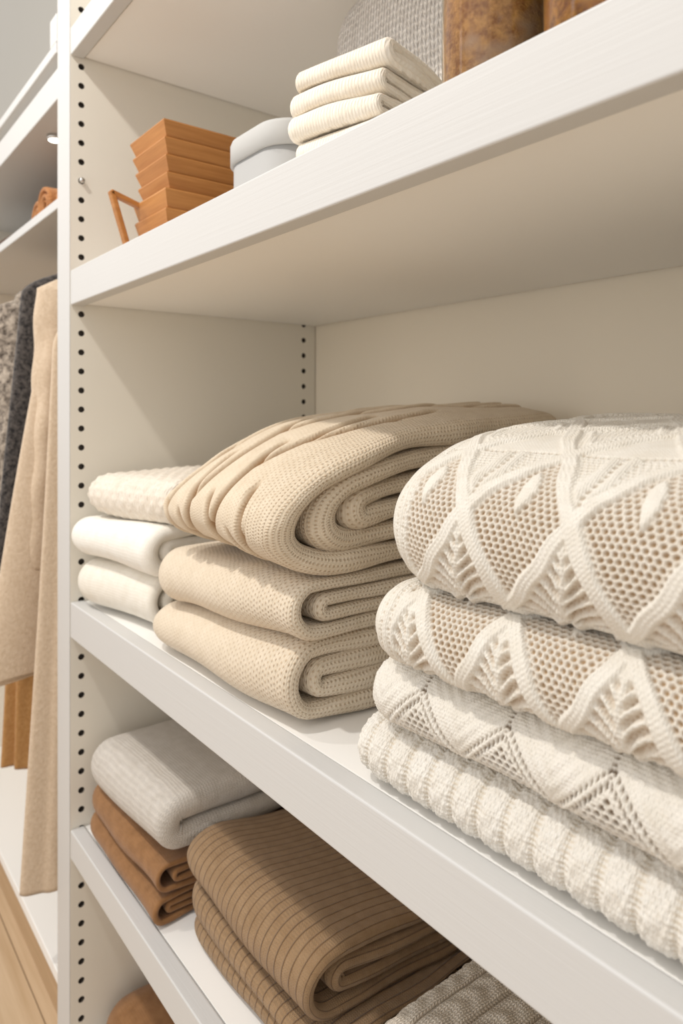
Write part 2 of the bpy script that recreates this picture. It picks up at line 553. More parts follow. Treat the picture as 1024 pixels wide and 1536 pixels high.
# ------------------------------------------------------------------ materials
WHITE = lin(226, 224, 220)
M_white_x = paint('white_lacquer_grain_along', lin(208, 207, 205), True, (5, 300, 300))  # light balance put into the colour: darker than boards for the bright fronts
M_white_y = paint('white_lacquer_panel', lin(231, 225, 212), True, (40, 40, 4), 0.5)
M_back = paint('back_board_lacquer', lin(240, 229, 209), False, rough=0.5)
M_board = paint('shelf_board_lacquer', lin(250, 248, 244), False, rough=.4)  # whiter than the rails to lift the dim interior, light put into colour
M_hole = plain('peg_hole_liner', lin(92, 84, 76), 0.5)
M_steel = plain('satin_steel', (.62, .60, .57), 0.3, 0.5, 1.0)
M_wall = paint('wall_plaster', lin(216, 212, 203), False, rough=0.8)
M_floor = None
def floor_mat():
    t = NT('oak_floor', 0.45, 0.35)
    o = t.obj()
    gq = t.noise(o, 1.0, 5.0, 0.65, (2.0, 45, 45))
    sx = t.n.new('ShaderNodeSeparateXYZ'); t.lk(o, sx.inputs[0])
    fr = t.m('FRACT', t.m('DIVIDE', sx.outputs[1], 0.14))
    line = t.m('LESS_THAN', fr, 0.015)
    c = t.mix(t.ramp(gq, .3, .7), lin(214, 188, 155), lin(190, 160, 124))
    t.color(t.mix(line, c, lin(120, 95, 68)))
    t.bump(gq, 0.0006, 0.2)
    return t.mat

# ------------------------------------------------------------------ the setting
fl = box('floor', -6.0, 2.6, -2.4, 0.56, -0.84, -0.80, floor_mat(), bev=0); tag(fl, kind='structure')
wl = box('wall_back', -6.0, 2.6, 0.56, 0.62, -0.84, 3.4, M_wall, bev=0); tag(wl, kind='structure')

# ------------------------------------------------------------------ shelving unit, main bay
UX = 1.22                       # inner width of the bay
unit = empty('shelving_unit', (0, 0, -0.80))
tag(unit, 'white open shelving unit with drilled side panel carrying the folded knitwear', 'shelves')
Z0 = 0.80                        # unit empty sits on the floor; children use world z + Z0

def panel_with_holes():
    """side panel whose inner face (x=0) has two columns of drilled peg holes"""
    bm = bmesh.new()
    zlo, zhi = -0.80 + Z0, 1.30 + Z0
    D = 0.50
    xin, xout = 0.0, -0.066
    r, dep = 0.0052, 0.010
    def column(yc, pitch, zstart):
        hw = 0.013
        ya, yb = yc - hw, yc + hw
        zs = []
        z = zstart
        while z - pitch / 2 > zlo + .01: z -= pitch
        z += pitch
        while z + pitch / 2 < zhi - .01:
            zs.append(z); z += pitch
        return ya, yb, zs, pitch
    cols = [column(0.018, 0.0318, 0.446 + Z0), column(0.471, 0.0318, 0.463 + Z0)]
    def quad(pts):
        vs = [bm.verts.new(p) for p in pts]; f = bm.faces.new(vs); return f
    ys = [0.0]
    for ya, yb, zs, p in cols:
        ys += [max(ya, 0.0), yb]
    ys.append(D)
    quad([(xin, ys[0], zlo), (xin, ys[1], zlo), (xin, ys[1], zhi), (xin, ys[0], zhi)])
    quad([(xin, ys[2], zlo), (xin, ys[3], zlo), (xin, ys[3], zhi), (xin, ys[2], zhi)])
    quad([(xin, ys[4], zlo), (xin, ys[5], zlo), (xin, ys[5], zhi), (xin, ys[4], zhi)])
    for ya, yb, zs, p in cols:
        a, b = zs[0] - p / 2, zs[-1] + p / 2
        quad([(xin, ya, zlo), (xin, yb, zlo), (xin, yb, a), (xin, ya, a)])
        quad([(xin, ya, b), (xin, yb, b), (xin, yb, zhi), (xin, ya, zhi)])
        yc = (ya + yb) / 2
        n = 20
        for zc in zs:
            ring = []; outer = []
            for i in range(n):
                w = 2 * PI * i / n + PI / 4
                c, s_ = math.cos(w), math.sin(w)
                ring.append((xin, yc + r * c, zc + r * s_))
                k = 1 / max(abs(c), abs(s_))
                outer.append((xin, yc + (yb - ya) / 2 * c * k, zc + p / 2 * s_ * k))
            rv = [bm.verts.new(q) for q in ring]; ov = [bm.verts.new(q) for q in outer]
            iv = [bm.verts.new((xin - dep, q[1], q[2])) for q in ring]
            for i in range(n):
                j = (i + 1) % n
                bm.faces.new((ov[i], ov[j], rv[j], rv[i]))
                f = bm.faces.new((rv[i], rv[j], iv[j], iv[i])); f.material_index = 1
            f = bm.faces.new(iv); f.material_index = 1
    # the other sides
    quad([(xin, 0, zlo), (xin, 0, zhi), (xout, 0, zhi), (xout, 0, zlo)])
    quad([(xout, 0, zlo), (xout, 0, zhi), (xout, D, zhi), (xout, D, zlo)])
    quad([(xin, D, zlo), (xout, D, zlo), (xout, D, zhi), (xin, D, zhi)])
    quad([(xin, 0, zhi), (xin, D, zhi), (xout, D, zhi), (xout, 0, zhi)])
    quad([(xin, 0, zlo), (xout, 0, zlo), (xout, D, zlo), (xin, D, zlo)])
    bmesh.ops.remove_doubles(bm, verts=bm.verts, dist=1e-6)
    bmesh.ops.recalc_face_normals(bm, faces=bm.faces)
    o = from_bm('side_panel', bm, M_white_y, unit, smooth=False)
    o.data.materials.append(M_hole)
    return o
panel_with_holes()
box('edge_strip', -.066, 0, -.0012, -.0001, 0, 1.30 + Z0, M_white_x, unit, .0004)  # strip added so the brightly lit panel front takes the darker rail white
box('side_panel', UX, UX + .066, 0, .50, 0, 1.30 + Z0, M_white_y, unit, .002)
box('back_panel', -.066, UX + .066, .502, .515, 0, 1.30 + Z0, M_back, unit, 0)
box('top_board', 0, UX, .002, .50, 1.262 + Z0, 1.298 + Z0, M_white_x, unit, .0015)
box('plinth_board', 0, UX, .012, .50, 0.0, 0.045, M_white_x, unit, .0015)

def shelf(ztop, th):
    z = ztop + Z0
    b = box('shelf', 0.0018, UX - .0018, .0240, .4975, z - th + .003, z - .0015, M_board, unit, .0008)
    box('front_rail', 0.0005, UX - .0005, 0.0, .0222, z - th, z, M_white_x, b, .002)
    return b
shelf(0.0, 0.0585)
shelf(0.549, 0.0575)
shelf(0.950, 0.045)
shelf(-0.377, 0.0470)
# two small shelf pins left in the drilled column
for zz in (0.7005, ):
    tube('shelf_pin', [(-.008, .018, zz + Z0), (.0, .018, zz + Z0), (.007, .018, zz + Z0)], .0040, M_steel, unit, 12)

# ------------------------------------------------------------------ wardrobe bay on the left
ward = empty('wardrobe_unit', (-.066, 0, -0.80))
tag(ward, 'white hanging bay with lit top shelf left of the drilled panel', 'wardrobe')
WX0, WX1 = -1.10, -0.0675
def wbox(name, x0, x1, y0, y1, z0, z1, mat=M_white_x, par=ward, bev=.002):
    ox = .066 if par is ward else .066
    return box(name, x0 + ox, x1 + ox, y0, y1, z0 + Z0, z1 + Z0, mat, par, bev)
wbox('side_panel', WX0 - .03, WX0, 0, .50, -.80, .95, M_white_y)
wbox('back_panel', WX0, WX1, .502, .515, -.80, .95, M_back, bev=0)
wbox('top_board', WX0, WX1, 0.0, .50, .858, .912)
wbox('cornice', WX0 - .03, WX1, -.004, .50, .935, .954)
wbox('cornice_core', WX0, WX1, .030, .48, .913, .934, M_white_y)
sh = wbox('shelf', WX0, WX1, 0.0, .50, .668, .686)
wbox('base_board', WX0, WX1, .012, .50, -.712, -.690, M_board)
wbox('plinth', WX0, WX1, .024, .044, -.80, -.713, wood('plinth_wood', lin(196, 166, 130), lin(174, 142, 106)))
wbox('corner_block', -.105, WX1, -.003, .03, .955, 1.005)
tube('hanging_rod', [(x + .066, .25, .651 + Z0) for x in np.linspace(WX0, WX1, 6)], .009, M_steel, ward, 18)
# puck lamp under the wardrobe top
def emit(name, c, s):
    t = NT(name); t.color(c)
    t.bsdf.inputs['Emission Color'].default_value = (*c, 1); t.bsdf.inputs['Emission Strength'].default_value = s
    return t.mat
pk = lathe('puck_light', [(.0001, -.008), (.013, -.008), (.015, -.006), (.016, 0), (.0001, 0)], M_steel, None, 32, (-.245, .046, .8575))
tag(pk, 'small round lit puck lamp under the wardrobe top shelf', 'lamp')
lathe('lens', [(.0001, -.0095), (.009, -.0092), (.012, -.0085), (.012, -.0079)], emit('puck_glow', (1, .93, .80), 14), pk, 32, (-.245, .046, .8575))

# ------------------------------------------------------------------ knit materials
cream_hole = lin(176, 146, 106)
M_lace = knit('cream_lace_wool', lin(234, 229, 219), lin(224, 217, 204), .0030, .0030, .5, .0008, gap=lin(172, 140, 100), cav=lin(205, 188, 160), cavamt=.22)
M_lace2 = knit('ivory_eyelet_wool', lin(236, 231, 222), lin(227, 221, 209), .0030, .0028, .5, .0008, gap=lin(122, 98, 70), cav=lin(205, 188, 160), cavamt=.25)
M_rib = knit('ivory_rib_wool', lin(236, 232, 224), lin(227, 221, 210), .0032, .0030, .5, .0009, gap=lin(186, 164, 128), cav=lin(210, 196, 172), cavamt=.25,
             patch=.35, patchcol=lin(205, 192, 172))
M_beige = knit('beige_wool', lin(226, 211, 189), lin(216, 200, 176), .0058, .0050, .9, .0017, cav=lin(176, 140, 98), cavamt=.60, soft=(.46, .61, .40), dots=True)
M_beige_s = knit('beige_cable_wool', lin(224, 208, 184), lin(214, 196, 170), .0058, .0050, .9, .0017, cav=lin(174, 136, 92), cavamt=.60, soft=(.54, .62, .28), gap=lin(158, 120, 78), dots=True)  # gap colour here is painted shade for the cable creases
M_cream1 = knit('cream_fleece', lin(244, 238, 226), lin(235, 227, 212), .0040, .0036, .5, .001)
M_white_w = knit('white_wool', lin(249, 246, 238), lin(243, 237, 226), .0040, .0036, .4, .001)
M_spot = knit('cream_spotted_knit', lin(242, 234, 221), lin(234, 222, 205), .009, .009, .5, .002, cav=lin(206, 188, 166), cavamt=.3, patch=.55, patchcol=lin(200, 182, 160))
M_grey = knit('grey_marl_wool', lin(216, 209, 200), lin(202, 194, 183), .0050, .0044, .7, .0014, cav=lin(160, 150, 138), cavamt=.3)
M_brown = knit('toffee_wool', lin(156, 112, 72), lin(134, 94, 57), .0036, .0032, .5, .001)
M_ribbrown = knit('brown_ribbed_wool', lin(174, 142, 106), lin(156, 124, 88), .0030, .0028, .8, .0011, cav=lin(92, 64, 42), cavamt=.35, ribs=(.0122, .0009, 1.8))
M_greyk = knit('oat_grey_cable_wool', lin(238, 228, 212), lin(218, 206, 190), .0046, .0040, 1.0, .0016, gap=lin(160, 143, 120), cav=lin(160, 143, 120), cavamt=.4, patch=.6, patchcol=lin(222, 214, 200))

# ------------------------------------------------------------------ right stack: four cream lace knits
ZD, ZC, ZB, ZA = 0.001, 0.056, 0.113, 0.174
def prof(yf, zb, zt, yb, ylip, zb_back=None, topcurve=None):
    H = zt - zb
    zb2 = zb if zb_back is None else zb_back
    if topcurve is None:
        topcurve = [(yf + .05, zt - .002), (yf + .12, zt), (yb - .08, zt)]
    return [(yb - .02, zb2 + .004), (yf + .11, zb), (ylip, zb), (yf + .008, zb + H * .10), (yf, zb + H * .36), (yf + .003, zb + H * .66), (yf + .018, zt - H * .08)] + topcurve + [(yb, zt - H * .25), (yb, zb2 + H * .3)]
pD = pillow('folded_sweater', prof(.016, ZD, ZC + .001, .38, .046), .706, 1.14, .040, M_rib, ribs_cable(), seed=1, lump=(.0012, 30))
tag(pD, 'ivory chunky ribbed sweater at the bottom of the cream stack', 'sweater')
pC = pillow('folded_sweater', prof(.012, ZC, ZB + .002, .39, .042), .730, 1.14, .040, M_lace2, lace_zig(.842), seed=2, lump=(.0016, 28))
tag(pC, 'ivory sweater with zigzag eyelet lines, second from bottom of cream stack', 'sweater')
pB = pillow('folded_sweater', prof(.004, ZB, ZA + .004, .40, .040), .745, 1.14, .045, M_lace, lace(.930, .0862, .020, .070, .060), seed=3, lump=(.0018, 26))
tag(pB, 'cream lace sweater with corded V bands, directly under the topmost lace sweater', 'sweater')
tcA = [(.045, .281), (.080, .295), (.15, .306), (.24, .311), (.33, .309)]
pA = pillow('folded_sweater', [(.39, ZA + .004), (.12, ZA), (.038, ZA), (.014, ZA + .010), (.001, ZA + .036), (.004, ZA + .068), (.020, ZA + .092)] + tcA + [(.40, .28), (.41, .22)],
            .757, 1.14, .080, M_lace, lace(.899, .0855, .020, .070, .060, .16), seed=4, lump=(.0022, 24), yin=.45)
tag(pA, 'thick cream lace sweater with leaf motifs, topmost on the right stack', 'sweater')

# ------------------------------------------------------------------ middle stack: three beige knits
def lend(P, x0, R, zc, amt=.35, yin=.03):
    d = np.clip((P[..., 0] - x0) / R, 0, 1)
    e = np.sqrt(1 - (1 - d) ** 2 * .96)
    Q = P.copy()
    Q[..., 2] = zc + (Q[..., 2] - zc) * (1 - amt * (1 - e))
    Q[..., 1] = Q[..., 1] + yin * (1 - e) * np.clip((.16 - Q[..., 1]) / .16, 0, 1)
    return Q
def warp_s3(P):
    Q = lend(P, .280, .05, .03, .5, .03)
    f = .66 + .34 * np.clip((Q[..., 0] - .27) / .34, 0, 1)
    Q[..., 2] = .002 + (Q[..., 2]) * f
    Q[..., 1] += .02 * (.6 - Q[..., 0]) * 0
    return Q
def base_s2(x): return .060 + .030 * np.clip((x - .27) / .34, 0, 1)
def warp_s2(P):
    Q = lend(P, .304, .05, .04, .5, .03)
    f = 1.08 - .26 * np.clip((Q[..., 0] - .27) / .34, 0, 1)
    Q[..., 2] = base_s2(Q[..., 0]) + Q[..., 2] * f
    return Q
def warp_s1(P):
    Q = lend(P, .362, .07, .05, .25, .03)
    x, y = Q[..., 0], Q[..., 1]
    tx = np.clip((x - .28) / .34, 0, 1)
    base = .149 + .004 * tx
    # height factor grows from the front fold to the back and sinks at the right end
    yq = np.linspace(-.05, .55, 241)
    tab = np.interp(yq, [-.01, .03, .07, .11, .16, .28, .43, .5], [.50, .53, .60, .68, .75, .80, .83, .80])
    tab = np.convolve(np.pad(tab, 12, 'edge'), np.ones(25) / 25, 'valid')
    gy = np.interp(y, yq, tab)
    xq = np.linspace(-.2, 1.2, 141)
    tabx = np.convolve(np.pad(np.interp(xq, [0, .3, .5, .75, 1], [.88, 1.08, 1.17, 1.14, 1.0]), 12, 'edge'), np.ones(25) / 25, 'valid')
    gx = np.interp((x - .30) / .34, xq, tabx)
    Q[..., 2] = base + Q[..., 2] * gy * gx
    return Q
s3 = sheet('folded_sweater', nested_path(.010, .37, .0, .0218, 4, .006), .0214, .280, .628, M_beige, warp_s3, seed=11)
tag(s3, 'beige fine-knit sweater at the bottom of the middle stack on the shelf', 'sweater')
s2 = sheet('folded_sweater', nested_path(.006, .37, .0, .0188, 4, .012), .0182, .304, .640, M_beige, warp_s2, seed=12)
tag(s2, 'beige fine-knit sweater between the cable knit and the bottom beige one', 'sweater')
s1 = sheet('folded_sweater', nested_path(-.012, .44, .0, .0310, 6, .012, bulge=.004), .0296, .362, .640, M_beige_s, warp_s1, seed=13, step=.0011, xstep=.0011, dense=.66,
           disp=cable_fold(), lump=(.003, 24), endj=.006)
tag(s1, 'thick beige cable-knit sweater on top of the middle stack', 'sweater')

# ------------------------------------------------------------------ left stack: three cream knits
def shear_L(bz, x0, amt=.4, dz=0.0):
    def w(P):
        Q = lend(P, x0, .05, .03, amt, .03)
        Q[..., 1] += .17 * (Q[..., 0] - .14)
        Q[..., 2] += bz + dz * (Q[..., 0] - .14)
        return Q
    return w
L1 = sheet('folded_sweater', nested_path(.012, .33, .0, .0195, 4, .004), .019, .020, .248, M_cream1, shear_L(.003, .02, .35), seed=21, lump=(.003, 30))
tag(L1, 'cream fleecy knit at the bottom of the short stack by the drilled panel', 'sweater')
L2 = sheet('folded_sweater', nested_path(.004, .33, .0, .0172, 4, .008), .0166, .012, .258, M_white_w, shear_L(.082, .012, .5), seed=22, lump=(.003, 26))
tag(L2, 'bright white folded knit in the middle of the short stack by the drilled panel', 'sweater')
L3 = sheet('folded_sweater', nested_path(.020, .33, .0, .0175, 4, .004), .017, .035, .275, M_spot, shear_L(.151, .035, .7), seed=23, lump=(.004, 22),
           disp=lambda u, s, x0, x1: (.0022 * np.clip(np.cos(2 * PI * u / .024) * np.cos(2 * PI * s / .020), 0, 1), None))
tag(L3, 'cream bobble-textured knit on top of the short stack by the drilled panel', 'sweater')

# ------------------------------------------------------------------ lower shelf
ZL = -0.3765
def warp_low(bz, x0, amt=.35, lz=0.0, zc=.02, shear=0.0):
    def w(P):
        Q = lend(P, x0, .05, zc, amt, .025)
        Q[..., 2] += bz + lz * (Q[..., 0] - .16)
        Q[..., 1] += shear * (Q[..., 0] - .16)
        return Q
    return w
b1 = sheet('folded_cardigan', nested_path(.014, .34, .0, .0095, 4, .010), .0090, .022, .300, M_brown, warp_low(ZL, .022, .2, 0, .01), seed=31, lump=(.0018, 30))
tag(b1, 'toffee brown folded knit lying on the lower shelf under another brown one', 'cardigan')
b2 = sheet('folded_cardigan', nested_path(.018, .34, .0, .0108, 4, .012), .0102, .022, .305, M_brown, warp_low(ZL + .0395, .022, .2, 0, .01), seed=32, lump=(.0022, 28))
tag(b2, 'toffee brown folded knit between the grey sweater and the lower brown one', 'cardigan')
gs = sheet('folded_sweater', nested_path(.016, .36, .0, .040, 2, .01), .0385, .022, .316, M_grey, warp_low(ZL + .084, .022, .45, .06, .03), seed=33, lump=(.004, 22), rnd=.8)
tag(gs, 'light grey marl folded sweater on top of the toffee knits, lower shelf', 'sweater')

def warp_rib(zL, zR, x0, tL, tR, t0, back=.0):
    def w(P):
        Q = lend(P, x0, .045, t0 * .4, .35, .03)
        f = np.clip((Q[..., 0] - .33) / .28, 0, 1)
        base = zL + (zR - zL) * f
        k = (tL + (tR - tL) * f) / t0
        drop = np.clip((Q[..., 1] - .10) / .28, 0, 1)
        base = base + (ZL - base) * drop * back
        k = k * (1 - .35 * drop * (1 if back else 0))
        Q[..., 2] = base + Q[..., 2] * k
        return Q
    return w
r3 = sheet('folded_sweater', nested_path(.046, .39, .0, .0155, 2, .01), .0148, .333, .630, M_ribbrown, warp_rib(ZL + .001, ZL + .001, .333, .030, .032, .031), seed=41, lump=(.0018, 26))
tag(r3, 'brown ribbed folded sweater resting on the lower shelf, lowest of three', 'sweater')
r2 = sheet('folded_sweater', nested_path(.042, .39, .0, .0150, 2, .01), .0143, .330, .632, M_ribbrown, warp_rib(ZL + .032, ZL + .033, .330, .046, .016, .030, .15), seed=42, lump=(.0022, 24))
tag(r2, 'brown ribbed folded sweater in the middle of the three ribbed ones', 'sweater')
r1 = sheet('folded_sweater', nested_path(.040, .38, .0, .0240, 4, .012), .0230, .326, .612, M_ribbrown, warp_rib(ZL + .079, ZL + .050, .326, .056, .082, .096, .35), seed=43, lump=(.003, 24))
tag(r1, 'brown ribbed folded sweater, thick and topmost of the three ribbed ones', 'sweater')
gk = pillow('folded_sweater', prof(.055, ZL + .001, -.258, .40, .085), .668, 1.02, .07, M_greyk, plaits(), seed=44, step=.0016, lump=(.003, 24))
tag(gk, 'mottled oat-grey cable-knit sweater right of the brown ribbed stack', 'sweater')

# bottom of the bay
scarves = []
for i, (xa, xb, yf, hh, lab) in enumerate(((.02, .17, .045, .022, 'tan brown bundle of cloth on the base board, nearer the drilled panel'),
                                          (.185, .36, .075, .024, 'dark brown bundle of cloth on the base board, farther from the panel'))):
    o = sheet('folded_scarf', nested_path(yf, .42, .0, hh, 4, .008), hh * .96, xa, xb, M_brown,
              warp_low(-.7545, xa, .5, 0, .03), seed=51 + i, lump=(.004, 24))
    tag(o, lab, 'scarf'); scarves.append(o)

# ------------------------------------------------------------------ upper shelf items
ZU = 0.549
M_crate = wood('honey_slat_wood', lin(192, 132, 72), lin(154, 96, 44), (4, 4, 90))
def crate(loc, w, d, h, slats, taper, label, handle=False):
    """open slatted box; every slat leans out a little over the one below"""
    root = empty('wooden_crate', loc)
    tag(root, label, 'crate')
    bm = bmesh.new()
    rings = []
    sh_ = h / slats
    for k in range(slats):
        for fz, ins in ((.02, .0055), (.10, .0045), (.88, .0), (.97, .0010)):
            z = (k + fz) * sh_
            tp = taper * (z / h - .5)
            rings.append((z, ins - tp))
    def ring(z, ins, wall=0.0):
        i = ins + wall
        return [bm.verts.new(p) for p in ((i, i, z), (w - i, i, z), (w - i, d - i, z), (i, d - i, z))]
    out = [ring(z, i) for z, i in rings]
    inn = [ring(rings[-1][0], rings[-1][1], .008), ring(.008, rings[0][1], .010)]
    allr = out + inn
    for a, b in zip(allr[:-1], allr[1:]):
        for i in range(4):
            j = (i + 1) % 4
            bm.faces.new((a[i], a[j], b[j], b[i]))
    bm.faces.new(allr[-1]); bm.faces.new(out[0][::-1])
    bmesh.ops.recalc_face_normals(bm, faces=bm.faces)
    from_bm('slatted_body', bm, M_crate, root, smooth=False)
    if handle:
        hb = bmesh.new()
        for (a, b) in (((.006, h * .93), (-.041, h * 1.10)), ((-.041, h * 1.10), (-.014, .004))):
            dx, dz = b[0] - a[0], b[1] - a[1]
            L = math.hypot(dx, dz)
            m = bmesh.new(); bx(m, -.003, L + .003, -.006, .006, -.004, .004, .002)
            rot = Matrix.Translation((.012, a[0], a[1])) @ Matrix.Rotation(PI / 2, 4, 'Z') @ Matrix.Rotation(-math.atan2(dz, dx), 4, 'Y')
            bmesh.ops.transform(m, matrix=rot, verts=m.verts)
            tmp = bpy.data.meshes.new('tmp'); m.to_mesh(tmp); m.free(); hb.from_mesh(tmp); bpy.data.meshes.remove(tmp)
        from_bm('handle', hb, M_crate, root, smooth=False)
    return root
crate((.148, .052, ZU), .112, .135, .083, 3, .004, 'honey wood slatted crate with side handle, under another crate', True)
crate((.152, .050, ZU + .083), .112, .135, .093, 4, .012, 'honey wood slatted crate stacked on the crate with a handle')

def rounded_prism(bm, x0, x1, y0, y1, r, levels, n=12):
    rings = []
    for z, ins in levels:
        rr = max(r - ins, .002)
        ring = []
        for cx, cy, a0 in ((x1 - r, y1 - r, 0), (x0 + r, y1 - r, PI / 2), (x0 + r, y0 + r, PI), (x1 - r, y0 + r, 1.5 * PI)):
            for i in range(n):
                a = a0 + PI / 2 * i / (n - 1)
                ring.append(bm.verts.new((cx + rr * math.cos(a), cy + rr * math.sin(a), z)))
        rings.append(ring)
    N = len(rings[0])
    for a, b in zip(rings[:-1], rings[1:]):
        for i in range(N):
            j = (i + 1) % N
            bm.faces.new((a[i], a[j], b[j], b[i]))
    bm.faces.new(rings[0][::-1]); bm.faces.new(rings[-1])
M_felt = paint('pale_grey_felt', lin(172, 171, 169), False, rough=0.8)
M_felt2 = paint('pale_grey_felt_lid', lin(188, 187, 184), False, rough=0.75)
sb = empty('storage_box', (.360, .085, ZU)); tag(sb, 'pale grey round-cornered storage box with lid beside the wooden crates', 'box')
bm = bmesh.new(); rounded_prism(bm, 0, .145, 0, .115, .045, [(0, .004), (.003, .001), (.006, 0), (.084, 0)])
from_bm('box_body', bm, M_felt, sb)
bm = bmesh.new(); rounded_prism(bm, -.004, .149, -.004, .119, .048, [(.0845, .003), (.0855, .0), (.110, 0), (.115, .002), (.117, .007)])
from_bm('lid', bm, M_felt2, sb)

M_towel = knit('cream_towelling', lin(246, 238, 224), lin(238, 227, 209), .0075, .0065, .5, .0014, cav=lin(226, 204, 174), cavamt=.3)
M_towel.node_tree.nodes['Principled BSDF'].inputs['Roughness'].default_value = .95
towels = []
for i in range(5):
    z = .0005 + i * .0256
    off = [(0, .002), (.004, .0), (-.002, -.004), (-.006, .001), (-.002, .002)][i]
    yf = .0
    def wt(P, off=off, z=z, i=i):
        Q = P.copy()
        a = .20 + .02 * i
        x, y = Q[..., 0] - .060, Q[..., 1] - .06
        Q[..., 0] = .618 + off[0] + x * math.cos(a) - y * math.sin(a)
        Q[..., 1] = .124 + off[1] + x * math.sin(a) + y * math.cos(a)
        Q[..., 2] += ZU + z
        return Q
    o = sheet('folded_towel', nested_path(0, .12, .0, .0128, 2, .002), .0136, 0, .12, M_towel, wt, seed=60 + i, lump=(.0030, 42), endj=.004)
    tag(o, ['cream folded towel at the bottom of the towel stack on the top shelf', 'cream folded towel second from the bottom of the towel stack',
            'cream folded towel third in the stack, halfway up the pile', 'cream folded towel just under the topmost towel of the stack',
            'cream folded towel topmost of the towel stack beside the jars'][i], 'towel', 'folded cream towels on the upper shelf')
    towels.append(o)

M_greyc = knit('grey_boucle_knit', lin(244, 238, 230), lin(226, 218, 208), .012, .010, 1.0, .004, cav=lin(160, 146, 132), cavamt=.4, patch=.4, patchcol=lin(150, 136, 122))
# standing cushion behind the towels
def cushion(name, cx, cy, cz, w, h, th, mat):
    n = 120
    P = np.zeros((n, 2 * n, 3)); UV = np.zeros((n, 2 * n + 1, 2))
    v = np.linspace(-PI / 2, PI / 2, n)[:, None]; a = np.linspace(-PI, PI, 2 * n, endpoint=False)[None, :]
    sg = lambda t, p: np.sign(t) * np.abs(t) ** p
    x = w / 2 * sg(np.cos(v), .16) * sg(np.cos(a), .30)
    y = th / 2 * sg(np.cos(v), .8) * sg(np.sin(a), .9)
    z = h / 2 * sg(np.sin(v), .38) * np.ones_like(a)
    P[..., 0] = cx + x; P[..., 1] = cy + y; P[..., 2] = cz + h / 2 + z
    UV[:, :-1, 0] = x; UV[:, :-1, 1] = z; UV[:, -1] = UV[:, 0]
    N = gnormals(P, True)
    if ((P - np.array([cx, cy, cz + h / 2])) * N).sum() < 0: N = -N; flp = True
    else: flp = False
    P = P + N * wob(P, .004, 40, 5)[..., None]
    return grid_mesh(name, P, UV, mat, None, True, flip=not flp)
cu = cushion('knitted_cushion', .548, .268, ZU + .006, .29, .332, .10, M_greyc)
tag(cu, 'grey boucle knitted cushion standing behind the cream towels', 'cushion')

# jars
def jar_contents_mat(name, c1, c2, c3):
    t = NT(name, .6, .2)
    o = t.obj()
    a = t.noise(o, 120.0, 6.0, .75); b = t.noise(o, 22.0, 3.0, .6)
    c = t.mix(t.ramp(a, .38, .62), c1, c2)
    t.color(t.mix(t.ramp(b, .5, .65), c, c3))
    t.bump(a, .004, 1.0)
    return t.mat
def glass_mat():
    t = NT('amber_tinted_glass', .03, .5)
    t.color((.97, .92, .84))
    t.bsdf.inputs['Transmission Weight'].default_value = 1.0
    t.bsdf.inputs['IOR'].default_value = 1.3
    return t.mat
M_glass = glass_mat()
M_pot1 = jar_contents_mat('dried_flowers_pale', lin(150, 96, 46), lin(214, 162, 94), lin(190, 158, 132))
M_pot2 = jar_contents_mat('dried_flowers_gold', lin(140, 84, 24), lin(222, 158, 56), lin(180, 112, 40))
def jar(loc, r, h, cm, label):
    root = empty('glass_jar', loc); tag(root, label, 'jar', None)
    R = r
    out = [(.0001, .0), (R * .9, .0), (R * .985, .003), (R, .010), (R, h - .03), (R * .97, h - .012), (R * .86, h), (R * .82, h)]
    inn = [(R * .82, h - .004), (R * .93, h - .016), (R * .955, h - .032), (R * .955, .012), (R * .9, .006), (.0001, .006)]
    lathe('glass', out + inn, M_glass, root, 72)
    fill = [(.0001, .0065), (R * .89, .0068), (R * .945, .013), (R * .945, h * .72), (R * .8, h * .76), (R * .4, h * .78), (.0001, h * .785)]
    lathe('dried_flowers', fill, cm, root, 72)
    lathe('lid', [(.0001, h + .0005), (R * .92, h + .0005), (R * .94, h + .004), (R * .94, h + .022), (R * .90, h + .026), (.0001, h + .026)], M_crate, root, 64)
    return root
jar((.838, .066, ZU), .0430, .17, M_pot1, 'glass jar of pale dried flowers next to the cream towels')
jar((.945, .060, ZU), .050, .17, M_pot2, 'glass jar of dark golden dried flowers, away from the towels')

# ------------------------------------------------------------------ wardrobe contents
M_rust = knit('rust_orange_knit', lin(200, 140, 86), lin(176, 112, 62), .008, .007, .8, .002, cav=lin(120, 72, 38), cavamt=.4)
M_dkbrown = knit('dark_brown_knit', lin(96, 66, 44), lin(74, 50, 34), .008, .007, .8, .002)
rolls = []
def roll(x, y0, y1, r, z, mat, label, seed, ang=0.0):
    """rolled-up cloth, spiral visible at the front end"""
    th = np.linspace(0, 2 * PI * 2.6, 150)
    rad = r * (0.16 + .78 * th / th[-1])
    pts = np.stack([rad * np.cos(th + 1.2), rad * np.sin(th + 1.2)], 1)
    def w(P):
        Q = P.copy()
        # sheet runs along x: turn so that it runs along y
        Q2 = np.stack([x + P[..., 1], P[..., 0], z + r + P[..., 2]], -1)
        return Q2
    o = sheet('rolled_cloth', [tuple(p) for p in pts], r * .27, y0, y1, mat, w, seed=seed, lump=(.0015, 40), step=.002, endj=.002)
    tag(o, label, 'cloth roll'); rolls.append(o)
    return o
zs = .6865
roll(-.195, .045, .33, .043, zs, M_rust, 'rust-orange rolled cloth on the wardrobe shelf, right beside the drilled panel', 71)
roll(-.290, .035, .33, .043, zs, M_rust, 'rust-orange rolled cloth on the wardrobe shelf, between two other rolls', 72)
roll(-.380, .045, .33, .040, zs, M_rust, 'rust-orange rolled cloth on the wardrobe shelf, next to dark brown pile', 73)
dk = sheet('folded_blanket', nested_path(.05, .36, 0, .018, 4, .006), .017, -.80, -.440, M_dkbrown, warp_low(zs + .001, -.80, .4, 0, .03), seed=74)
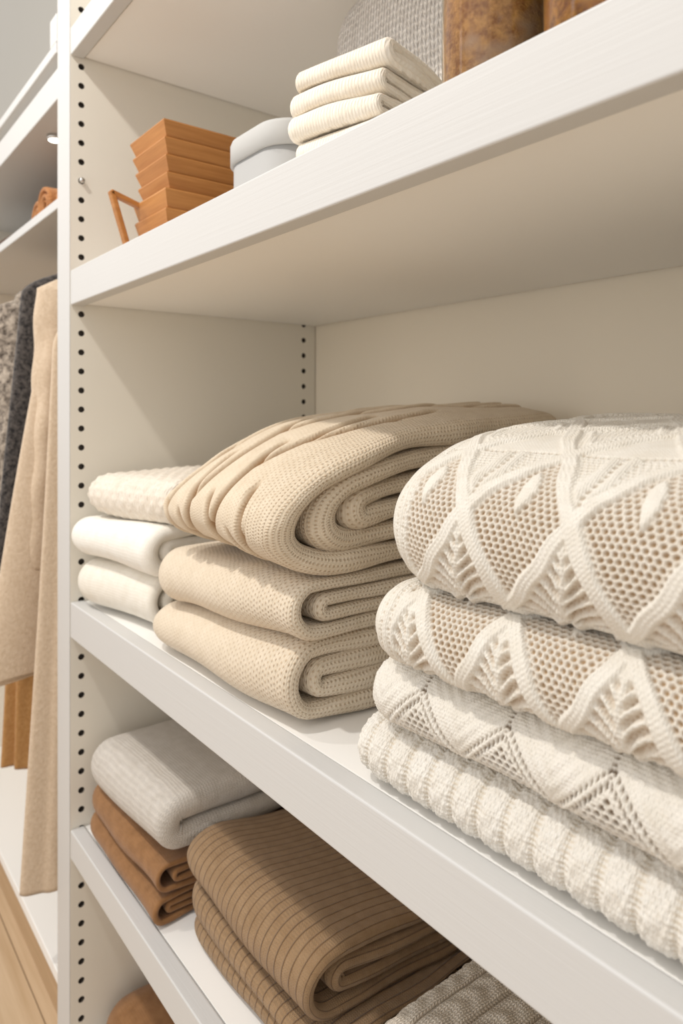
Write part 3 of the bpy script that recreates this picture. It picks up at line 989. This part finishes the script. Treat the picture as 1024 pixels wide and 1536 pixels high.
tag(dk, 'dark brown folded blanket on the wardrobe shelf left of the rolls', 'blanket')

def garment(name, x, ztop, zbot, halfx, yfront, yback, mat, label, cat, seed, flare=.03, folds=7, sleeve=None, parts=(), tilt=0.0, shoulder=.10, top_half=.02):
    """coat hanging from the rod, its folds running down; the front edge faces the room"""
    nz, na = 160, 160
    f = np.linspace(0, 1, nz)[:, None]                    # 0 top .. 1 hem
    a = np.linspace(0, 2 * PI, na, endpoint=False)[None, :]
    yc = (yfront + yback) / 2; hy = (yback - yfront) / 2
    r = np.random.default_rng(seed)
    z = ztop + (zbot - ztop) * f
    sh_ = np.clip(f * (ztop - zbot) / shoulder, 0, 1)
    wy = hy * (.18 + .82 * np.sin(sh_ * PI / 2) ** .8) + flare * f
    wx = top_half + (halfx - top_half) * np.clip(f * 3, 0, 1) ** .7
    pw = .75
    cx = np.sign(np.cos(a)) * np.abs(np.cos(a)) ** pw; sy = np.sign(np.sin(a)) * np.abs(np.sin(a)) ** pw
    ph = r.uniform(0, 6.28, 3)
    fold = (.55 * np.sin(a * folds + ph[0] + f * 1.2) + .35 * np.sin(a * (folds * 2 - 3) + ph[1] - f * 2) + .3 * np.sin(a * 3 + ph[2] + f * 2.5)) * (.15 + .85 * f)
    X = x + tilt * f + (wx + halfx * .34 * fold) * cx
    Y = yc - (wy + .012 * fold) * sy - flare * .6 * f
    Z = z + 0 * a - .03 * sh_ * 0 + .010 * np.sin(a * 2 + ph[0]) * (f > .9) * (f - .9) * 10
    P = np.stack(np.broadcast_arrays(X, Y, Z), -1)
    # close top and hem inwards
    top = P[:1].copy(); top[..., 0] = x; top[..., 1] = yc
    hem = P[-1:].copy(); ctr = hem.mean(axis=1, keepdims=True)
    hem1 = ctr + (hem - ctr) * .90; hem1[..., 2] += .004; hem2 = hem1.copy(); hem2[..., 2] += .10
    hem3 = np.broadcast_to(hem2.mean(axis=1, keepdims=True), hem2.shape)
    P = np.concatenate([top, P, hem1, hem2, hem3], 0)
    UV = np.zeros((P.shape[0], na + 1, 2))
    per = np.linspace(0, 1.2, na + 1)
    UV[..., 0] = per[None, :]; UV[..., 1] = np.concatenate([[ztop], z[:, 0], [zbot - .01, zbot - .1, zbot - .2]])[:, None]
    root = grid_mesh(name, P, UV, mat, None, True)
    tag(root, label, cat)
    if sleeve:
        y0, z0, z1, rad, dx = sleeve
        ns, nn = 90, 48
        fs = np.linspace(0, 1, ns)[:, None]; aa = np.linspace(0, 2 * PI, nn, endpoint=False)[None, :]
        wob_ = 1 + .10 * np.sin(aa * 3 + fs * 5) + .06 * np.sin(fs * 30 + aa)
        rr = rad * (1.05 - .25 * fs) * wob_
        SX = x + dx + tilt * fs * .6 + rr * .8 * np.cos(aa)
        SY = y0 - .03 * fs + rr * 1.1 * np.sin(aa) + 0 * fs
        SZ = z0 + (z1 - z0) * fs + 0 * aa
        SP = np.stack(np.broadcast_arrays(SX, SY, SZ), -1)
        t0 = np.broadcast_to(SP[:1].mean(axis=1, keepdims=True), SP[:1].shape) + np.array([0, .0, .02])
        c1 = SP[-1:]; cc = c1.mean(axis=1, keepdims=True)
        i1 = cc + (c1 - cc) * .85; i2 = i1 + np.array([0, 0, .05]); i3 = np.broadcast_to(i2.mean(axis=1, keepdims=True), i2.shape)
        SP = np.concatenate([t0, SP, i1, i2, i3], 0)
        U2 = np.zeros((SP.shape[0], nn + 1, 2)); U2[..., 0] = np.linspace(0, .3, nn + 1)[None]; U2[..., 1] = np.linspace(0, 1, SP.shape[0])[:, None]
        grid_mesh('sleeve', SP, U2, mat, root, True)
    return root

def cloth_mat(name, c1, c2, sc=140.0, amp=.002):
    t = NT(name, .9, .15); t.sheen(.3)
    o = t.obj()
    a = t.noise(o, sc, 4.0, .7); b = t.noise(o, 18.0, 2.0)
    t.color(t.mix(t.ramp(a, .36, .64), c1, c2))
    t.bump(a, amp, .8)
    return t.mat
M_coat = cloth_mat('camel_cream_wool', lin(214, 193, 168), lin(200, 177, 150), 160)
M_tweed = cloth_mat('grey_brown_tweed', lin(72, 62, 54), lin(186, 172, 156), 90, .004)
M_char = cloth_mat('charcoal_boucle', lin(30, 28, 30), lin(96, 90, 86), 120, .004)
M_tan = cloth_mat('tan_suiting', lin(188, 142, 88), lin(170, 122, 70), 160)

garment('long_coat', -.099, .585, -.515, .019, .006, .44, M_coat, 'long cream wool coat hanging nearest the drilled panel, hem near the base', 'coat', 81, flare=.030, folds=6,
        shoulder=.16)
garment('wool_coat', -.158, .610, -.165, .024, .030, .44, M_coat, 'shorter cream wool coat hanging between the long cream coat and the charcoal jacket', 'coat', 85, flare=.085, folds=5,
        sleeve=(.022, .54, .03, .028, .004), shoulder=.13, top_half=.010)
garment('boucle_jacket', -.236, .618, -.02, .026, -.012, .44, M_char, 'charcoal boucle jacket hanging between the cream coats and the tweed', 'jacket', 82, flare=.03, folds=5, shoulder=.08)
garment('tweed_coat', -.345, .615, -.06, .034, .000, .44, M_tweed, 'mottled grey-brown tweed coat hanging beside the charcoal jacket', 'coat', 83, flare=.03, folds=6, shoulder=.07,
        sleeve=(.010, .53, -.04, .038, -.008))
garment('pleated_skirt', -.470, .600, -.470, .030, .035, .44, M_tan, 'long tan skirt hanging beyond the tweed coat, hem below it', 'skirt', 84, flare=.02, folds=9, shoulder=.05)

M_hang = wood('hanger_wood', lin(190, 150, 104), lin(160, 120, 78))
def hanger(x, zs_, label):
    root = empty('coat_hanger', (x, .25, .651)); tag(root, label, 'hanger', 'wooden hangers on the rod')
    hk = [(0, .0115 * math.cos(a), .0115 * math.sin(a)) for a in np.linspace(-.3, PI + .2, 16)]
    hk = hk + [(0, -.006, -.016), (0, 0, -.026)]
    tube('hook', hk, .0016, M_steel, root, 8)
    tube('shoulder_bar', [(0, y, -.028 - .25 * y * y / .17 * .5) for y in np.linspace(-.10, .10, 17)], .007, M_hang, root, 10)
hanger(-.099, 0, 'wooden hanger holding the long cream coat')
hanger(-.158, 0, 'wooden hanger holding the shorter cream coat')
hanger(-.236, 0, 'wooden hanger holding the charcoal boucle jacket')
hanger(-.345, 0, 'wooden hanger holding the tweed coat')
hanger(-.470, 0, 'wooden hanger holding the tan skirt')

# ------------------------------------------------------------------ let every folded thing rest on what is under it
def verts(o):
    a = np.empty(len(o.data.vertices) * 3, np.float32); o.data.vertices.foreach_get('co', a); return a.reshape(-1, 3)
def put(o, a):
    o.data.vertices.foreach_set('co', np.ascontiguousarray(a, np.float32).ravel()); o.data.update()
def heights(objs, cell):
    A = np.concatenate([verts(o) for o in objs])
    lo = A[:, :2].min(0) - cell * 3; n = np.ceil((A[:, :2].max(0) + cell * 3 - lo) / cell).astype(int)
    H = np.full(n, -9.0)
    ij = ((A[:, :2] - lo) / cell).astype(int)
    np.maximum.at(H, (ij[:, 0], ij[:, 1]), A[:, 2])
    D = H.copy()
    for dx in (-1, 0, 1):
        for dy in (-1, 0, 1):
            D = np.maximum(D, np.roll(np.roll(H, dx, 0), dy, 1))
    return lo, D
def rest(o, floor_z, under=(), cell=.0026, eps=.0007, xmin=None):
    A = verts(o)
    A[:, 2] = np.maximum(A[:, 2], floor_z + .0006)
    if under:
        lo, D = heights(under, cell)
        ij = ((A[:, :2] - lo) / cell).astype(int)
        ok = (ij >= 0).all(1) & (ij[:, 0] < D.shape[0]) & (ij[:, 1] < D.shape[1])
        h = np.full(len(A), -9.0); h[ok] = D[ij[ok, 0], ij[ok, 1]]
        A[:, 2] = np.maximum(A[:, 2], h + eps)
    if xmin is not None: A[:, 0] = np.maximum(A[:, 0], xmin)
    put(o, A)
for st, fz in (((pD, pC, pB, pA), 0.0), ((s3, s2, s1), 0.0), ((L1, L2, L3), 0.0), ((b1, b2, gs), ZL + .0005), ((r3, r2, r1), ZL + .0005), ((gk,), ZL + .0005)):
    for i, o in enumerate(st):
        rest(o, fz, st[max(0, i - 1):i], .0042 if st[0] not in (pD,) else .0022, xmin=.0015 if st[0] in (L1, b1) else None)
for i, o in enumerate(towels): rest(o, ZU, towels[max(0, i - 1):i], .0042)
for o in scarves: rest(o, -.755)
for o in rolls + [dk]: rest(o, .686)

# ------------------------------------------------------------------ light
W = bpy.data.worlds.new('room_light'); S.world = W; W.use_nodes = True
bg = W.node_tree.nodes['Background']
bg.inputs[0].default_value = (1.0, .975, .945, 1); bg.inputs[1].default_value = 0.84

def area(name, loc, target, size, power, color=(1, .93, .83), sy=None):
    d = bpy.data.lights.new(name, 'AREA'); d.energy = power; d.color = color
    d.shape = 'RECTANGLE' if sy else 'DISK'; d.size = size
    if sy: d.size_y = sy
    o = bpy.data.objects.new(name, d); o.location = loc
    o.rotation_euler = (Vector(target) - Vector(loc)).to_track_quat('-Z', 'Y').to_euler()
    COL.objects.link(o); return o
area('downlight_key', (.42, -.78, 1.62), (.35, .1, .1), .070, 13, (1, .95, .89))
area('downlight_side', (-.45, -.80, 1.62), (-.2, .1, .3), .09, 8, (1, .95, .89))
area('ceiling_glow', (.6, -1.5, 1.75), (.5, .1, .1), 1.6, 5, (1, .96, .91), 1.2)
area('front_fill', (.9, -2.3, .75), (.5, .2, .1), 2.0, 9, (1, .97, .93), 1.3)  # added soft fill to brighten the front faces, no known window

area('highlight_strip', (-.9, -2.1, .95), (.8, .1, .6), .30, 3.5, (1, .97, .93), 1.9)  # added tall light for upright highlights on the jars, no known window

# ------------------------------------------------------------------ camera
cam = bpy.data.cameras.new('camera')
cam.sensor_fit = 'AUTO'; cam.sensor_width = 36.0
cam.lens = 1051.0 / 1536.0 * 36.0
cam.shift_y = -150.0 / 1536.0
cam.clip_start = 0.02
cam.dof.use_dof = True
cam.dof.focus_distance = 0.64
cam.dof.aperture_fstop = 24.63 / 4.0
co = bpy.data.objects.new('camera', cam)
co.location = (1.189, -.364, .3146)
co.rotation_euler = (PI / 2, 0, math.atan2(.786, .618))
COL.objects.link(co)
S.camera = co

S.view_settings.view_transform = 'Standard'
S.view_settings.look = 'None'
S.view_settings.exposure = -0.10
S.view_settings.gamma = 1.05
S.cycles.use_denoising = True
S.cycles.max_bounces = 8
